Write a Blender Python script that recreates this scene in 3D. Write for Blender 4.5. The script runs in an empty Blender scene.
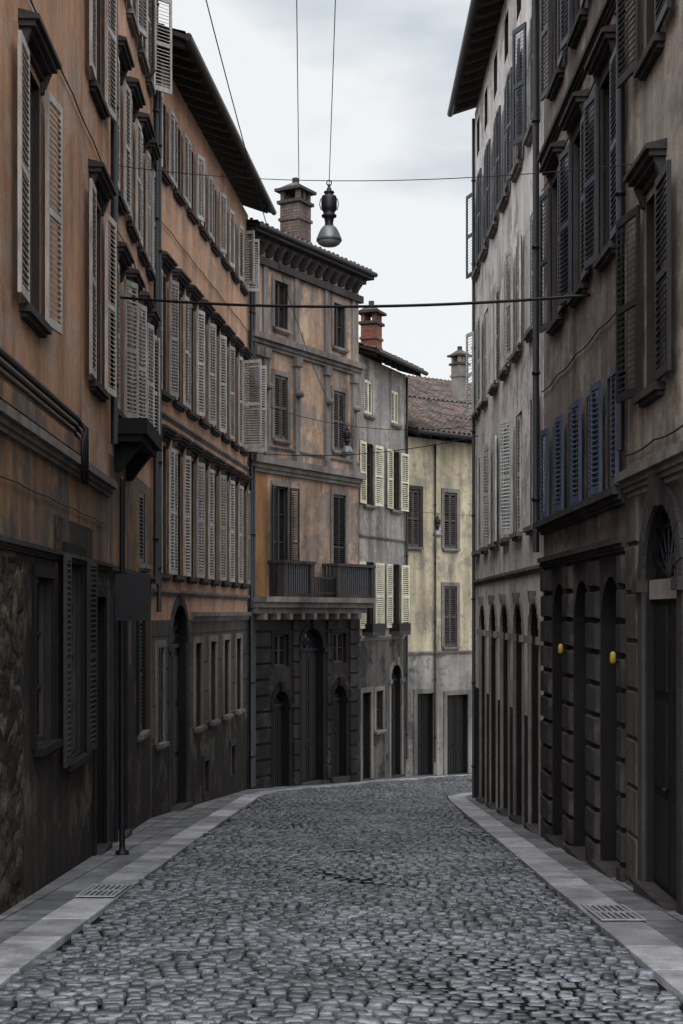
import bpy, math, random
import numpy as np
from mathutils import Matrix, Vector
random.seed(7); rng=np.random.default_rng(5)
S=bpy.context.scene; COL=S.collection
S.view_settings.view_transform='Standard'; S.view_settings.look='None'; S.view_settings.exposure=0

# ---------------------------------------------------------------- materials
def lin(c):
    return tuple(((v/255)/12.92 if v/255<=.04045 else ((v/255+.055)/1.055)**2.4) for v in c)+(1,)
class NT:
    def __init__(s,name,rough=.8,spec=.3):
        s.mat=bpy.data.materials.new(name); s.mat.use_nodes=True
        s.t=s.mat.node_tree; s.b=s.t.nodes['Principled BSDF']
        s.b.inputs['Roughness'].default_value=rough
        s.b.inputs['Specular IOR Level'].default_value=spec
    def n(s,ty,**k):
        x=s.t.nodes.new(ty)
        for a,v in k.items():
            if a.startswith('_'): x.inputs[a[1:]].default_value=v
            else: setattr(x,a,v)
        return x
    def l(s,a,b): s.t.links.new(a,b)
    def pos(s,scale=(1,1,1)):
        g=s.n('ShaderNodeNewGeometry'); m=s.n('ShaderNodeMapping'); m.inputs['Scale'].default_value=scale
        s.l(g.outputs['Position'],m.inputs['Vector']); return m.outputs[0]
    def uv(s):
        return s.n('ShaderNodeTexCoord').outputs['UV']
    def noise(s,vec,scale,detail=6,rough=.6):
        x=s.n('ShaderNodeTexNoise'); x.inputs['Scale'].default_value=scale; x.inputs['Detail'].default_value=min(detail,4)
        x.inputs['Roughness'].default_value=rough; s.l(vec,x.inputs['Vector']); return x.outputs['Fac']
    def ramp(s,fac,a,b,lo=0.,hi=1.):
        r=s.n('ShaderNodeMapRange'); r.inputs['From Min'].default_value=a; r.inputs['From Max'].default_value=b
        r.inputs['To Min'].default_value=lo; r.inputs['To Max'].default_value=hi; s.l(fac,r.inputs['Value']); return r.outputs[0]
    def mix(s,fac,a,b,mode='MIX'):
        m=s.n('ShaderNodeMix',data_type='RGBA',blend_type=mode)
        for sock,v in ((m.inputs[0],fac),(m.inputs[6],a),(m.inputs[7],b)):
            if hasattr(v,'is_output'): s.l(v,sock)
            else: sock.default_value=v
        return m.outputs[2]
    def mul(s,col,fac):   # colour * scalar socket
        c=s.n('ShaderNodeCombineColor')
        for i in range(3): s.l(fac,c.inputs[i])
        return s.mix(1.0,col,c.outputs[0],'MULTIPLY')
    def math(s,op,a,b):
        m=s.n('ShaderNodeMath',operation=op)
        for i,v in enumerate((a,b)):
            if hasattr(v,'is_output'): s.l(v,m.inputs[i])
            else: m.inputs[i].default_value=v
        return m.outputs[0]
    def bump(s,h,dist=.01,strength=.6):
        b=s.n('ShaderNodeBump'); b.inputs['Distance'].default_value=dist; b.inputs['Strength'].default_value=strength
        s.l(h,b.inputs['Height']); s.l(b.outputs[0],s.b.inputs['Normal'])
    def col(s,c): s.l(c,s.b.inputs['Base Color'])

def plaster(name,c1,c2,patch=None,streak=.7,patch_amt=.6,low=None):
    m=NT(name,.88,.2); p=m.pos(); 
    n1=m.noise(p,.45,9,.65); c=m.mix(m.ramp(n1,.38,.62),lin(c1),lin(c2))
    if patch:
        n2=m.noise(p,1.1,10,.75); c=m.mix(m.ramp(n2,patch_amt-.05,patch_amt+.04),c,lin(patch))
    ps=m.pos((2.2,2.2,.3)); s1=m.noise(ps,1.1,7,.6)
    c=m.mul(c,m.ramp(s1,.40,.66,1.06,streak))
    s2=m.noise(p,7,8,.7); c=m.mul(c,m.ramp(s2,.3,.7,.84,1.12))
    if low is not None:
        sx=m.n('ShaderNodeSeparateXYZ'); m.l(p,sx.inputs[0])
        zz=m.math('ADD',sx.outputs[2],m.math('MULTIPLY',n1,3.))
        c=m.mul(c,m.ramp(zz,low+1.5,low+4,.4,1.0))
    m.col(c); m.bump(m.math('ADD',m.noise(p,30,4,.7),m.math('MULTIPLY',s2,1.5)),.012,.6)
    return m.mat
def blocks(name,c1,c2,bw,bh,mortar=.02,dark=.35,dist=.03,offset=.5):
    m=NT(name,.8,.25); p=m.pos(); u=m.uv()
    b=m.n('ShaderNodeTexBrick'); m.l(u,b.inputs['Vector']); b.offset=offset
    for k,v in (('Scale',1),('Brick Width',bw),('Row Height',bh),('Mortar Size',mortar),('Mortar Smooth',.4),('Bias',0)): b.inputs[k].default_value=v
    b.inputs['Color1'].default_value=(1,1,1,1); b.inputs['Color2'].default_value=(.68,.68,.68,1); b.inputs['Mortar'].default_value=(dark,)*3+(1,)
    n1=m.noise(p,1.0,9,.65); c=m.mix(m.ramp(n1,.35,.65),lin(c1),lin(c2))
    c=m.mix(1.0,c,b.outputs['Color'],'MULTIPLY')
    n9=m.noise(p,9,8,.75); c=m.mul(c,m.ramp(n9,.3,.7,.72,1.2))
    c=m.mul(c,m.ramp(m.noise(m.pos((2,2,.3)),1.2,6),.38,.66,1.1,.6))
    m.col(c); h=m.math('ADD',m.math('MULTIPLY',b.outputs['Fac'],-1.),m.math('MULTIPLY',n9,.5))
    m.bump(h,dist,.9); return m.mat
def rubble(name,c1,c2,scale=5):
    m=NT(name,.9,.15); p=m.pos(); pp=m.n('ShaderNodeVectorMath',operation='ADD'); 
    m.l(p,pp.inputs[0]); nz=m.n('ShaderNodeTexNoise'); nz.inputs['Scale'].default_value=2.5; nz.inputs['Detail'].default_value=4; m.l(p,nz.inputs['Vector'])
    sc=m.n('ShaderNodeVectorMath',operation='SCALE'); sc.inputs['Scale'].default_value=.45; m.l(nz.outputs['Color'],sc.inputs[0]); m.l(sc.outputs[0],pp.inputs[1])
    mp=m.n('ShaderNodeMapping'); mp.inputs['Scale'].default_value=(1,1,1.9); m.l(pp.outputs[0],mp.inputs[0])
    v=m.n('ShaderNodeTexVoronoi'); v.inputs['Scale'].default_value=scale; m.l(mp.outputs[0],v.inputs['Vector'])
    sp=m.n('ShaderNodeSeparateColor'); m.l(v.outputs['Color'],sp.inputs[0])
    d=m.ramp(v.outputs['Distance'],.25,.8,1,0)
    n12=m.noise(p,12,7,.75)
    c=m.mix(sp.outputs[0],lin(c1),lin(c2)); c=m.mul(c,m.ramp(d,0,1,.5,1.1)); c=m.mul(c,m.ramp(n12,.3,.7,.35,1.5))
    m.col(c); m.bump(m.math('ADD',d,m.math('MULTIPLY',n12,1.2)),.07,1.); return m.mat
def paint(name,c,rough=.55,var=.35,spec=.35):
    m=NT(name,rough,spec); p=m.pos(); oi=m.n('ShaderNodeObjectInfo')
    c0=m.mul(m.mix(0.,lin(c),lin(c)),m.ramp(oi.outputs['Random'],0,1,1-var,1+var*.4))
    c0=m.mul(c0,m.ramp(m.noise(m.pos((3,3,.6)),4,4,.75),.35,.65,1.15,.62)); m.col(c0)
    return m.mat
def metal(name,c,rough=.5):
    m=NT(name,rough,.4); p=m.pos(); m.col(m.mul(m.mix(0.,lin(c),lin(c)),m.ramp(m.noise(p,9,3),.3,.7,.7,1.3))); m.b.inputs['Metallic'].default_value=.3
    return m.mat
def tiles(name):
    m=NT(name,.85,.2); p=m.pos(); v=m.n('ShaderNodeTexVoronoi'); v.inputs['Scale'].default_value=4.5; m.l(p,v.inputs['Vector'])
    sp=m.n('ShaderNodeSeparateColor'); m.l(v.outputs['Color'],sp.inputs[0])
    c=m.mix(sp.outputs[0],lin((106,87,79)),lin((74,72,71))); c=m.mul(c,m.ramp(m.noise(p,1.6,8,.75),.38,.62,.35,1.15)); m.col(c)
    return m.mat
def glass(name):
    m=NT(name,.12,.5); p=m.pos(); m.col(m.mix(m.ramp(m.noise(p,2.0,3),.4,.6),(.008,.009,.011,1),(.02,.021,.024,1)))
    m.bump(m.noise(p,1.6,2),.02,.25); return m.mat

M_L1=plaster('ochre_plaster',(184,142,113),(156,119,96),(166,142,126),.66,.56)
M_L1lo=plaster('worn_ochre_plaster',(158,122,90),(118,95,78),(100,91,86),.55,.52,low=.2)
M_L1gr=plaster('grimy_brown_render',(66,61,58),(44,40,39),(98,87,77),.5,.57,low=-2.5)
M_L2=plaster('terracotta_plaster',(198,156,129),(174,137,114),(162,138,122),.66,.56)
M_L2gr=blocks('brown_ashlar',(94,86,81),(72,67,64),1.1,.62,.022,.4,.03)
M_C=plaster('peach_plaster',(182,154,133),(156,129,108),(136,121,111),.52,.52)
M_Cside=plaster('bright_ochre_plaster',(170,125,86),(144,108,78),None,.6)
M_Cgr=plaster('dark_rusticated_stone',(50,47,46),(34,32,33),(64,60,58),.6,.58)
M_G=plaster('grey_plaster',(148,144,140),(122,119,116),(166,160,152),.55,.55)
M_Ggr=plaster('grey_render_base',(98,94,91),(76,73,71),(58,56,55),.5,.55)
M_Y=plaster('straw_plaster',(194,181,156),(172,160,137),(152,143,129),.6,.54)
M_Ygr=plaster('pale_render_base',(156,152,148),(130,127,124),(104,101,98),.55,.58)
M_R3=plaster('pale_greige_plaster',(228,222,219),(207,200,198),(174,167,165),.72,.56)
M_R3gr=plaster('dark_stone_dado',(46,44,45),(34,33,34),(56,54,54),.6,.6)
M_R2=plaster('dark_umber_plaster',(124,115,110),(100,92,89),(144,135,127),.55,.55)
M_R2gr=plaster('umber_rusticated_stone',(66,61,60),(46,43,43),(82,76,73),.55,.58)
M_R1=plaster('warm_grey_plaster',(180,169,159),(154,143,134),(134,124,116),.56,.54)
M_R1gr=plaster('warm_grey_ashlar',(88,82,78),(66,62,60),(104,97,92),.55,.56)
M_rub=rubble('rubble_masonry',(108,98,88),(48,43,41),3.2)
M_stone=plaster('weathered_trim_stone',(132,126,121),(104,99,96),None,.6)
M_pstone=plaster('pale_trim_stone',(150,143,137),(120,114,109),None,.6)
M_dstone=plaster('sooty_trim_stone',(72,68,67),(54,51,51),None,.65)
M_black=plaster('black_stone_and_reveal_shade',(34,32,32),(24,23,24),None,.7)  # black trim stone; on door reveals its black is painted-in shade
M_rev=plaster('painted_shade_reveal',(58,52,49),(44,40,38),None,.7)  # shade inside window openings, painted in as a darker reveal colour
M_glass=glass('dark_window_glass')
M_frame=paint('worn_window_wood',(58,52,49),.6)
M_sh1=paint('taupe_shutter_paint',(180,171,163),.6,.3)
M_sh2=paint('brown_grey_shutter_paint',(170,164,160),.6,.35)
M_shd=paint('slate_shutter_paint',(64,68,76),.5,.3)
M_shk=paint('black_brown_shutter_paint',(38,37,39),.5,.2)
M_shr=paint('dark_brown_shutter_paint',(78,72,68),.55,.2)
M_shb=paint('blue_grey_shutter_paint',(68,79,100),.5,.2)
M_shy=paint('pale_cream_shutter_paint',(220,213,188),.6,.1)
M_shg=paint('pale_grey_shutter_paint',(190,190,188),.6,.15)
M_door=paint('dark_door_wood',(20,18,18),.6,.3)
M_iron=metal('black_iron',(22,22,25),.5)
M_giron=metal('grey_painted_iron',(66,66,70),.5)
M_zinc=metal('dull_zinc',(40,40,44),.5)
M_shade=metal('grey_lamp_enamel',(110,112,114),.4)
M_tile=tiles('roof_tiles')
M_wood=paint('dark_soffit_wood',(50,45,42),.8,.1)
M_brick=blocks('chimney_brick',(150,96,80),(120,82,70),.25,.07,.01,.8,.01)
M_brick2=blocks('sooty_chimney_brick',(118,100,92),(88,78,74),.25,.08,.014,.6,.012)
M_yel=paint('yellow_enamel',(166,140,62),.4,.1)
M_white=paint('off_white_enamel',(150,150,147),.5,.05)
M_gr=metal('worn_grate_iron',(160,160,162),.5)

# ---------------------------------------------------------------- mesh builder
class MB:
    def __init__(s): s.v=[];s.f=[];s.m=[];s.uv=[];s.sm=[]
    def face(s,pts,m=0,uv=None,sm=False):
        i=len(s.v); s.v+=[tuple(p) for p in pts]; s.f.append(tuple(range(i,i+len(pts)))); s.m.append(m); s.uv.append(uv); s.sm.append(sm)
    def hexa(s,p,m=0):   # p: 4 bottom, 4 top
        i=len(s.v); s.v+=[tuple(q) for q in p]
        for f in ((3,2,1,0),(4,5,6,7),(0,1,5,4),(1,2,6,5),(2,3,7,6),(3,0,4,7)):
            s.f.append(tuple(i+k for k in f)); s.m.append(m); s.uv.append(None); s.sm.append(False)
    def box(s,x0,x1,y0,y1,z0,z1,m=0):
        s.hexa([(x0,y0,z0),(x1,y0,z0),(x1,y1,z0),(x0,y1,z0),(x0,y0,z1),(x1,y0,z1),(x1,y1,z1),(x0,y1,z1)],m)
    def tube(s,path,r,n=8,m=0,cap=True):
        path=[Vector(p) for p in path]; i0=len(s.v); K=len(path)
        for k,p in enumerate(path):
            t=(path[min(k+1,K-1)]-path[max(k-1,0)]).normalized()
            ref=Vector((0,0,1)) if abs(t.z)<.9 else Vector((1,0,0))
            a=t.cross(ref).normalized(); b=t.cross(a).normalized()
            for j in range(n):
                th=2*math.pi*j/n; s.v.append(tuple(p+a*(r*math.cos(th))+b*(r*math.sin(th))))
        for k in range(K-1):
            for j in range(n):
                a=i0+k*n+j; b=i0+k*n+(j+1)%n
                s.f.append((a,b,b+n,a+n)); s.m.append(m); s.uv.append(None); s.sm.append(True)
        if cap:
            for k in (0,K-1):
                s.f.append(tuple(i0+k*n+j for j in range(n))); s.m.append(m); s.uv.append(None); s.sm.append(False)
    def lathe(s,prof,c=(0,0,0),n=20,m=0,sm=True):
        i0=len(s.v)
        for r,z in prof:
            for j in range(n):
                th=2*math.pi*j/n; s.v.append((c[0]+r*math.cos(th),c[1]+r*math.sin(th),c[2]+z))
        for k in range(len(prof)-1):
            for j in range(n):
                a=i0+k*n+j; b=i0+k*n+(j+1)%n
                s.f.append((a,b,b+n,a+n)); s.m.append(m); s.uv.append(None); s.sm.append(sm)
    def mesh(s,name,mats):
        me=bpy.data.meshes.new(name); me.from_pydata(s.v,[],s.f)
        for m in mats: me.materials.append(m)
        me.polygons.foreach_set('material_index',s.m); me.polygons.foreach_set('use_smooth',s.sm)
        L=me.uv_layers.new(name='UVMap'); arr=np.zeros(len(me.loops)*2); k=0
        for f,uv in zip(s.f,s.uv):
            if uv is None:
                a,b,c=(Vector(s.v[f[0]]),Vector(s.v[f[1]]),Vector(s.v[f[2]])); nn=(b-a).cross(c-a)
                ax=max(range(3),key=lambda i:abs(nn[i])); iu,iv={0:(1,2),1:(0,2),2:(0,1)}[ax]
                for vi in f: arr[k]=s.v[vi][iu]; arr[k+1]=s.v[vi][iv]; k+=2
            else:
                for q in uv: arr[k]=q[0]; arr[k+1]=q[1]; k+=2
        L.data.foreach_set('uv',arr); me.update(); return me

def put(name,me,Mw,parent=None,PM=None):
    o=bpy.data.objects.new(name,me); COL.objects.link(o)
    if parent is not None:
        o.parent=parent; o.matrix_parent_inverse=PM.inverted()
    o.matrix_basis=Mw; return o
ID=Matrix.Identity(4)
def gz(y): 
    y=max(-10,min(60,y)); return -.08*y

CACHE={}
def cached(key,fn):
    if key not in CACHE: CACHE[key]=fn()
    return CACHE[key]

def shutter_mesh(w,h,sg,mat):
    def f():
        m=MB(); d=.018; st=.045
        def bx(x0,x1,*a): m.box(min(sg*x0,sg*x1),max(sg*x0,sg*x1),*a)
        bx(.004,st,-d,d,0,h); bx(w-st,w-.004,-d,d,0,h)
        rails=[(0,.09),(h-.08,h)]
        if h>1.4: rails.append((h*.48,h*.48+.07))
        for a,b in rails: bx(st,w-st,-d+.001,d-.001,a,b)
        z=.11
        while z<h-.1:
            if not any(a-.03<z<b+.01 for a,b in rails):
                x0,x1=sorted((sg*st,sg*(w-st)))
                m.hexa([(x0,-.016,z+.024),(x1,-.016,z+.024),(x1,.018,z),(x0,.018,z),(x0,-.016,z+.032),(x1,-.016,z+.032),(x1,.018,z+.009),(x0,.018,z+.009)])
            z+=.062
        return m.mesh('louvred_shutter',[mat])
    return cached(('sh',round(w,3),round(h,3),sg,mat.name),f)
def window_mesh(w,h,style='cas'):
    def f():
        m=MB(); a=w/2; fr=.055
        m.face([(-a,-.01,0),(a,-.01,0),(a,-.01,h),(-a,-.01,h)],1)
        m.box(-a,-a+fr,0,.05,0,h); m.box(a-fr,a,0,.05,0,h); m.box(-a+fr,a-fr,0,.048,0,fr); m.box(-a+fr,a-fr,0,.048,h-fr,h)
        m.box(-.035,.035,.0,.055,fr,h-fr)
        k=max(1,int(h/.75))
        for i in range(1,k+1):
            z=h*i/(k+1); m.box(-a+fr,-.035,0,.035,z-.014,z+.014); m.box(.035,a-fr,0,.035,z-.014,z+.014)
        return m.mesh('window',[M_frame,M_glass])
    return cached(('win',round(w,3),round(h,3)),f)
def sill_mesh(w,mat):
    def f():
        m=MB(); a=w/2+.09; m.box(-a,a,-.02,.11,-.075,0.0); m.box(-a+.05,a-.05,-.02,.07,-.12,-.077); return m.mesh('window_sill',[mat])
    return cached(('sill',round(w,3),mat.name),f)
def hood_mesh(w,mat):
    def f():
        m=MB(); a=w/2+.15
        m.box(-a,a,-.02,.20,.17,.215); m.box(-a+.03,a-.03,-.02,.16,.115,.168); m.box(-a+.07,a-.07,-.02,.11,.07,.113); m.box(-w/2-.06,w/2+.06,-.02,.04,.0,.068)
        m.hexa([(-a,-.02,.216),(a,-.02,.216),(a,.19,.216),(-a,.19,.216),(-a,-.02,.27),(a,-.02,.27),(a,.17,.225),(-a,.17,.225)])
        for sx in (-1,1):
            x=sx*(w/2+.05); m.hexa([(x-.04,-.02,-.12),(x+.04,-.02,-.12),(x+.04,.03,-.12),(x-.04,.03,-.12),(x-.04,-.02,.068),(x+.04,-.02,.068),(x+.04,.10,.068),(x-.04,.10,.068)])
        return m.mesh('window_hood',[mat])
    return cached(('hood',round(w,3),mat.name),f)
def surround_mesh(w,h,mat,arch=False,k=.13):
    def f():
        m=MB(); a=w/2; y0,y1=-.02,.035
        if not arch:
            m.box(-a-k,-a,y0,y1,0,h); m.box(a,a+k,y0,y1,0,h); m.box(-a-k,a+k,y0,y1+.004,h,h+k)
        else:
            zs=h-a; m.box(-a-k,-a,y0,y1,0,zs); m.box(a,a+k,y0,y1,0,zs)
            m.box(-a-k-.04,-a+.01,y0,y1+.05,zs-.1,zs+.02); m.box(a-.01,a+k+.04,y0,y1+.05,zs-.1,zs+.02)
            N=16
            for i in range(N):
                t0=math.pi*i/N+.004; t1=math.pi*(i+1)/N-.004; P=[]
                for y in (y0,y1+(.006 if i%2 else 0)):
                    P+= [(-math.cos(t)*r,y,zs+math.sin(t)*r) for t,r in ((t0,a),(t1,a),(t1,a+k),(t0,a+k))]
                m.hexa(P)
            m.hexa([(-.07,y0,h-.02),(.07,y0,h-.02),(.07,y1+.06,h-.02),(-.07,y1+.06,h-.02),(-.1,y0,h+k+.08),(.1,y0,h+k+.08),(.1,y1+.08,h+k+.08),(-.1,y1+.08,h+k+.08)])
        return m.mesh('stone_surround',[mat])
    return cached(('sur',round(w,3),round(h,3),mat.name,arch,k),f)
def door_mesh(w,h,arch,mat,lint=None):
    def f():
        m=MB(); a=w/2; zs=h-a-.05 if arch else h
        m.box(-a,a,-.03,0,0,h+.0,0)
        for sg in (-1,1):
            x0,x1=(0.012,a-.02) if sg>0 else (-a+.02,-.012)
            m.box(x0,x1,0,.035,.02,zs-.02,0)
            n=3; zz=.12; hh=(zs-.2)/n
            for i in range(n): m.box(x0+.09,x1-.09,.035,.055,zz+i*hh,zz+(i+1)*hh-.1,0)
        if arch:
            m.box(-a,a,0,.08,zs-.12 if lint else zs-.01,zs+.07,3 if lint else 0)
            m.face([(-a,.004,zs+.07),(a,.004,zs+.07),(a,.004,h),(-a,.004,h)],1)
            for i in range(1,8):
                t=math.pi*i/8; m.tube([(0,.05,zs+.08),(-math.cos(t)*a,.05,zs+.05+math.sin(t)*a)],.014,6,2)
            for rr in (.35,.7): m.tube([(-math.cos(math.pi*i/12)*a*rr,.05,zs+.08+math.sin(math.pi*i/12)*a*rr) for i in range(13)],.014,6,2)
        m.lathe([(0,-.02),(.03,-.02),(.03,.02),(0,.02)],(.1,.07,1.05),8,2)
        return m.mesh('door',[mat,M_glass,M_iron,lint or mat])
    return cached(('door',round(w,3),round(h,3),arch,mat.name,lint is None),f)

class Fac:
    def __init__(s,A,B,top,depth,side,mats,label,base=None):
        s.A=Vector(A); s.B=Vector(B); s.d=(s.B-s.A); s.L=s.d.length; s.d/=s.L
        s.n=Vector((s.d.y,-s.d.x)) if side=='L' else Vector((-s.d.y,s.d.x))
        s.far=-1 if side=='L' else 1
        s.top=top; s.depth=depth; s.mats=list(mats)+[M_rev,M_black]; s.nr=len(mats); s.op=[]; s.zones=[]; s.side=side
        s.base=(gz(max(s.A.y,s.B.y))-.6) if base is None else base
        c=s.P(s.L/2,0,gz((s.A.y+s.B.y)/2)); s.EM=Matrix.Translation(c)
        s.e=bpy.data.objects.new('town_house',None); COL.objects.link(s.e); s.e.matrix_basis=s.EM
        s.e['label']=label; s.e['category']='house'; s.e['group']='town houses lining the street'
    def P(s,t,o,z): q=s.A+s.d*t+s.n*o; return Vector((q.x,q.y,z))
    def M(s,t,o,z):
        n=s.n; p=s.P(t,o,z); return Matrix(((n.y,n.x,0,p.x),(-n.x,n.y,0,p.y),(0,0,1,p.z),(0,0,0,1)))
    def t(s,y): return (y-s.A.y)/s.d.y
    def part(s,name,me,Mw=ID): return put(name,me,Mw,s.e,s.EM)
    def hx(s,m,t0,t1,o0,o1,z0,z1,mi=0):
        m.hexa([s.P(t0,o0,z0),s.P(t1,o0,z0),s.P(t1,o1,z0),s.P(t0,o1,z0),s.P(t0,o0,z1),s.P(t1,o0,z1),s.P(t1,o1,z1),s.P(t0,o1,z1)],mi)
    def band(s,z0,z1,proj,mat,t0=0,t1=None,name='string_course',steps=True):
        t1=s.L if t1 is None else t1; m=MB(); h=z1-z0
        if steps:
            s.hx(m,t0,t1,-.02,proj,z0+h*.55,z1); s.hx(m,t0,t1,-.02,proj*.6,z0+h*.25,z0+h*.548); s.hx(m,t0,t1,-.02,proj*.35,z0,z0+h*.248)
        else: s.hx(m,t0,t1,-.02,proj,z0,z1)
        return s.part(name,m.mesh(name,[mat]))
    def rustic(s,z0,z1,h,gap,proj,mat,bl=.95,marg=.02,ta=0,tb=None):
        """stone courses laid proud of the wall, stopping at the openings"""
        m=MB(); tb=s.L if tb is None else tb; row=0; z=z1-h
        while z>z0-h:
            a0,b0=z+gap/2,z+h-gap/2
            cuts=[(a-marg,b+marg) for a,b,c,d,ar,_d,_k in s.op if c-.02<b0 and d+marg>a0]
            segs=[(ta+.01,tb-.01)]
            for a,b in cuts:
                ns=[]
                for u,v in segs:
                    if b<=u or a>=v: ns.append((u,v)); continue
                    if a>u: ns.append((u,a))
                    if b<v: ns.append((b,v))
                segs=ns
            for u,v in segs:
                x=u+((row%2)*.5-.5)*bl if v-u>bl*1.6 else u
                while x<v-.02:
                    e=x+bl if v-u>bl*1.6 else v
                    l,r=max(x,u)+gap/2,min(e,v)-gap/2; x=e
                    if r-l<.08: continue
                    i=.022; pj=proj*random.uniform(.85,1.1); 
                    m.hexa([s.P(l,-.01,a0),s.P(r,-.01,a0),s.P(r-i,pj,a0+i),s.P(l+i,pj,a0+i),s.P(l,-.01,b0),s.P(r,-.01,b0),s.P(r-i,pj,b0-i),s.P(l+i,pj,b0-i)])
            z-=h; row+=1
        s.part('rusticated_stonework',m.mesh('rusticated_stonework',[mat]))
    def win(s,t,z0,z1,w=1.0,mode='open',sm=None,sill=True,hood=False,sur=None,ang=None,trim=None,sw=None,o=-.12):
        sm=sm or M_sh2; trim=trim or M_stone; h=z1-z0
        s.op.append((t-w/2,t+w/2,z0,z1,False,-o+.03,s.nr))
        MW=s.M(t,o,z0); W=s.part('window',window_mesh(w,h),MW)
        if sur: put('window_surround',surround_mesh(w,h,sur),s.M(t,0,z0),W,MW)
        if sill: put('window_sill',sill_mesh(w,trim),s.M(t,0,z0-(.0)),W,MW)
        if hood: put('window_hood',hood_mesh(w,trim),s.M(t,0,z1+.08),W,MW)
        sw=sw or w/2-.004
        for sg in (1,-1):
            if mode=='none': break
            md=mode
            if md=='mixed': md=random.choice(['open','open','closed'])
            if md=='open':
                if ang is None: aa=random.choice([3,5,8,12,18,24]) if sg==s.far else random.choice([.5,1,2,3,4])
                else: aa=ang[0 if sg==s.far else 1] if isinstance(ang,tuple) else ang
                a=math.radians(aa)
                MM=s.M(t,.07,z0+.01)@Matrix.Translation((sg*(w/2+.01),0,0))@Matrix.Rotation(sg*a,4,'Z')
                put('shutter',shutter_mesh(sw,h-.02,sg,sm),MM,W,MW)
            else:
                a=math.radians(random.choice([0,0,0,2,5]))
                MM=s.M(t,-.03,z0+.01)@Matrix.Translation((-sg*(w/2-.002),0,0))@Matrix.Rotation(sg*a,4,'Z')
                put('shutter',shutter_mesh(w/2-.006,h-.02,sg,sm),MM,W,MW)
        return W
    def door(s,t,z0,z1,w=1.1,arch=True,sur=None,mat=None,o=-.2,k=.15,lint=None):
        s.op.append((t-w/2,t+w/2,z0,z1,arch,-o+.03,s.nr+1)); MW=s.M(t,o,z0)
        D=s.part('door',door_mesh(w,z1-z0,arch,mat or M_door,lint),MW)
        if sur: put('door_surround',surround_mesh(w,z1-z0,sur,arch,k),s.M(t,0,z0),D,MW)
        yy=s.P(t,0,0).y
        if z0<gz(yy)+.2:
            m=MB(); m.box(-w/2-.1,w/2+.1,-.19,.10,-.3,.06); put('doorstep',cached(('ds',w),lambda:m.mesh('doorstep',[M_dstone])),s.M(t,0,z0),D,MW)
    def wall(s):
        m=MB(); rd=lambda v:round(v,4)
        T={0.,rd(s.L)}; Z={rd(s.base),rd(s.top)}
        for t0,t1,z0,z1,_,_d,_k in s.op: T|={rd(t0),rd(t1)}; Z|={rd(z0),rd(z1)}
        for t0,t1,z0,z1,_ in s.zones:
            for v in (t0,t1):
                if 0<v<s.L: T.add(rd(v))
            for v in (z0,z1):
                if s.base<v<s.top: Z.add(rd(v))
        T=sorted(x for x in T if -.001<=x<=s.L+.001); Z=sorted(Z)
        def zone(tc,zc):
            k=0
            for a,b,c,d,mi in s.zones:
                if a<tc<b and c<zc<d: k=mi
            return k
        for i in range(len(T)-1):
            for j in range(len(Z)-1):
                tc=(T[i]+T[i+1])/2; zc=(Z[j]+Z[j+1])/2
                if any(a<tc<b and c<zc<d for a,b,c,d,_,_d,_k in s.op): continue
                q=[(T[i],Z[j]),(T[i+1],Z[j]),(T[i+1],Z[j+1]),(T[i],Z[j+1])]
                m.face([s.P(a,0,b) for a,b in q],zone(tc,zc),q)
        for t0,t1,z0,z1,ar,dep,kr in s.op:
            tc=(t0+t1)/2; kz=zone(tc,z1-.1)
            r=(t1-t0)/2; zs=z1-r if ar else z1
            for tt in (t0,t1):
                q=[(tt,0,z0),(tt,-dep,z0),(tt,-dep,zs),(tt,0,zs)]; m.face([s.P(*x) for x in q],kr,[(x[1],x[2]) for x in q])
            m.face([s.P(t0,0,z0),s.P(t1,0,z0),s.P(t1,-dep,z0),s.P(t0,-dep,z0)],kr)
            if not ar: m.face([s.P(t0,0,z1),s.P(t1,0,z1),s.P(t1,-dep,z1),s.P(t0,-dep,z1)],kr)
            else:
                N=16; A=[(tc-r*math.cos(math.pi*i/N),zs+r*math.sin(math.pi*i/N)) for i in range(N+1)]
                for i in range(N):
                    cr=(t0,z1) if i<N//2 else (t1,z1)
                    q=[cr,A[i],A[i+1]]; 
                    m.face([s.P(a,0,b) for a,b in q],kz,q)
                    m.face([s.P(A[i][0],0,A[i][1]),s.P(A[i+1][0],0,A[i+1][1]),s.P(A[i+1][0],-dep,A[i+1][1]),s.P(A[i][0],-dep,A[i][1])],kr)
        D=-s.depth
        for tt in (0,s.L):
            q=[(tt,0,s.base),(tt,D,s.base),(tt,D,s.top),(tt,0,s.top)]; m.face([s.P(*x) for x in q],0,[(x[1],x[2]) for x in q])
        m.face([s.P(0,D,s.base),s.P(s.L,D,s.base),s.P(s.L,D,s.top),s.P(0,D,s.top)],0)
        m.face([s.P(0,0,s.top),s.P(s.L,0,s.top),s.P(s.L,D,s.top),s.P(0,D,s.top)],0)
        s.part('wall',m.mesh('wall',s.mats))
    def roof(s,z,over,depth,pitch,e0=.2,e1=.2,fine=False,rafters=True,gutter=True):
        m=MB(); tp=math.tan(math.radians(pitch)); t0,t1=-e0,s.L+e1
        H=lambda o:z+(over-o)*tp
        pw=.24; nt=int((t1-t0)/pw*(6 if fine else 1))+1; rows=int((over+depth)/.38)
        ts=np.linspace(t0,t1,nt+1); os_=[]
        for i in range(rows+1):
            o=over-(over+depth)*i/rows; os_.append((o,.0)); 
            if i<rows: os_.append((over-(over+depth)*(i+1)/rows+.001,-.035))
        base=len(m.v); 
        for (o,dz) in os_:
            for k,tt in enumerate(ts):
                w=.05*math.sin(2*math.pi*(tt-t0)/pw) if fine else 0
                jit=random.uniform(-.014,.014) if fine else 0
                m.v.append(tuple(s.P(tt,o,H(o)+.10+dz+w+jit)))
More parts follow.
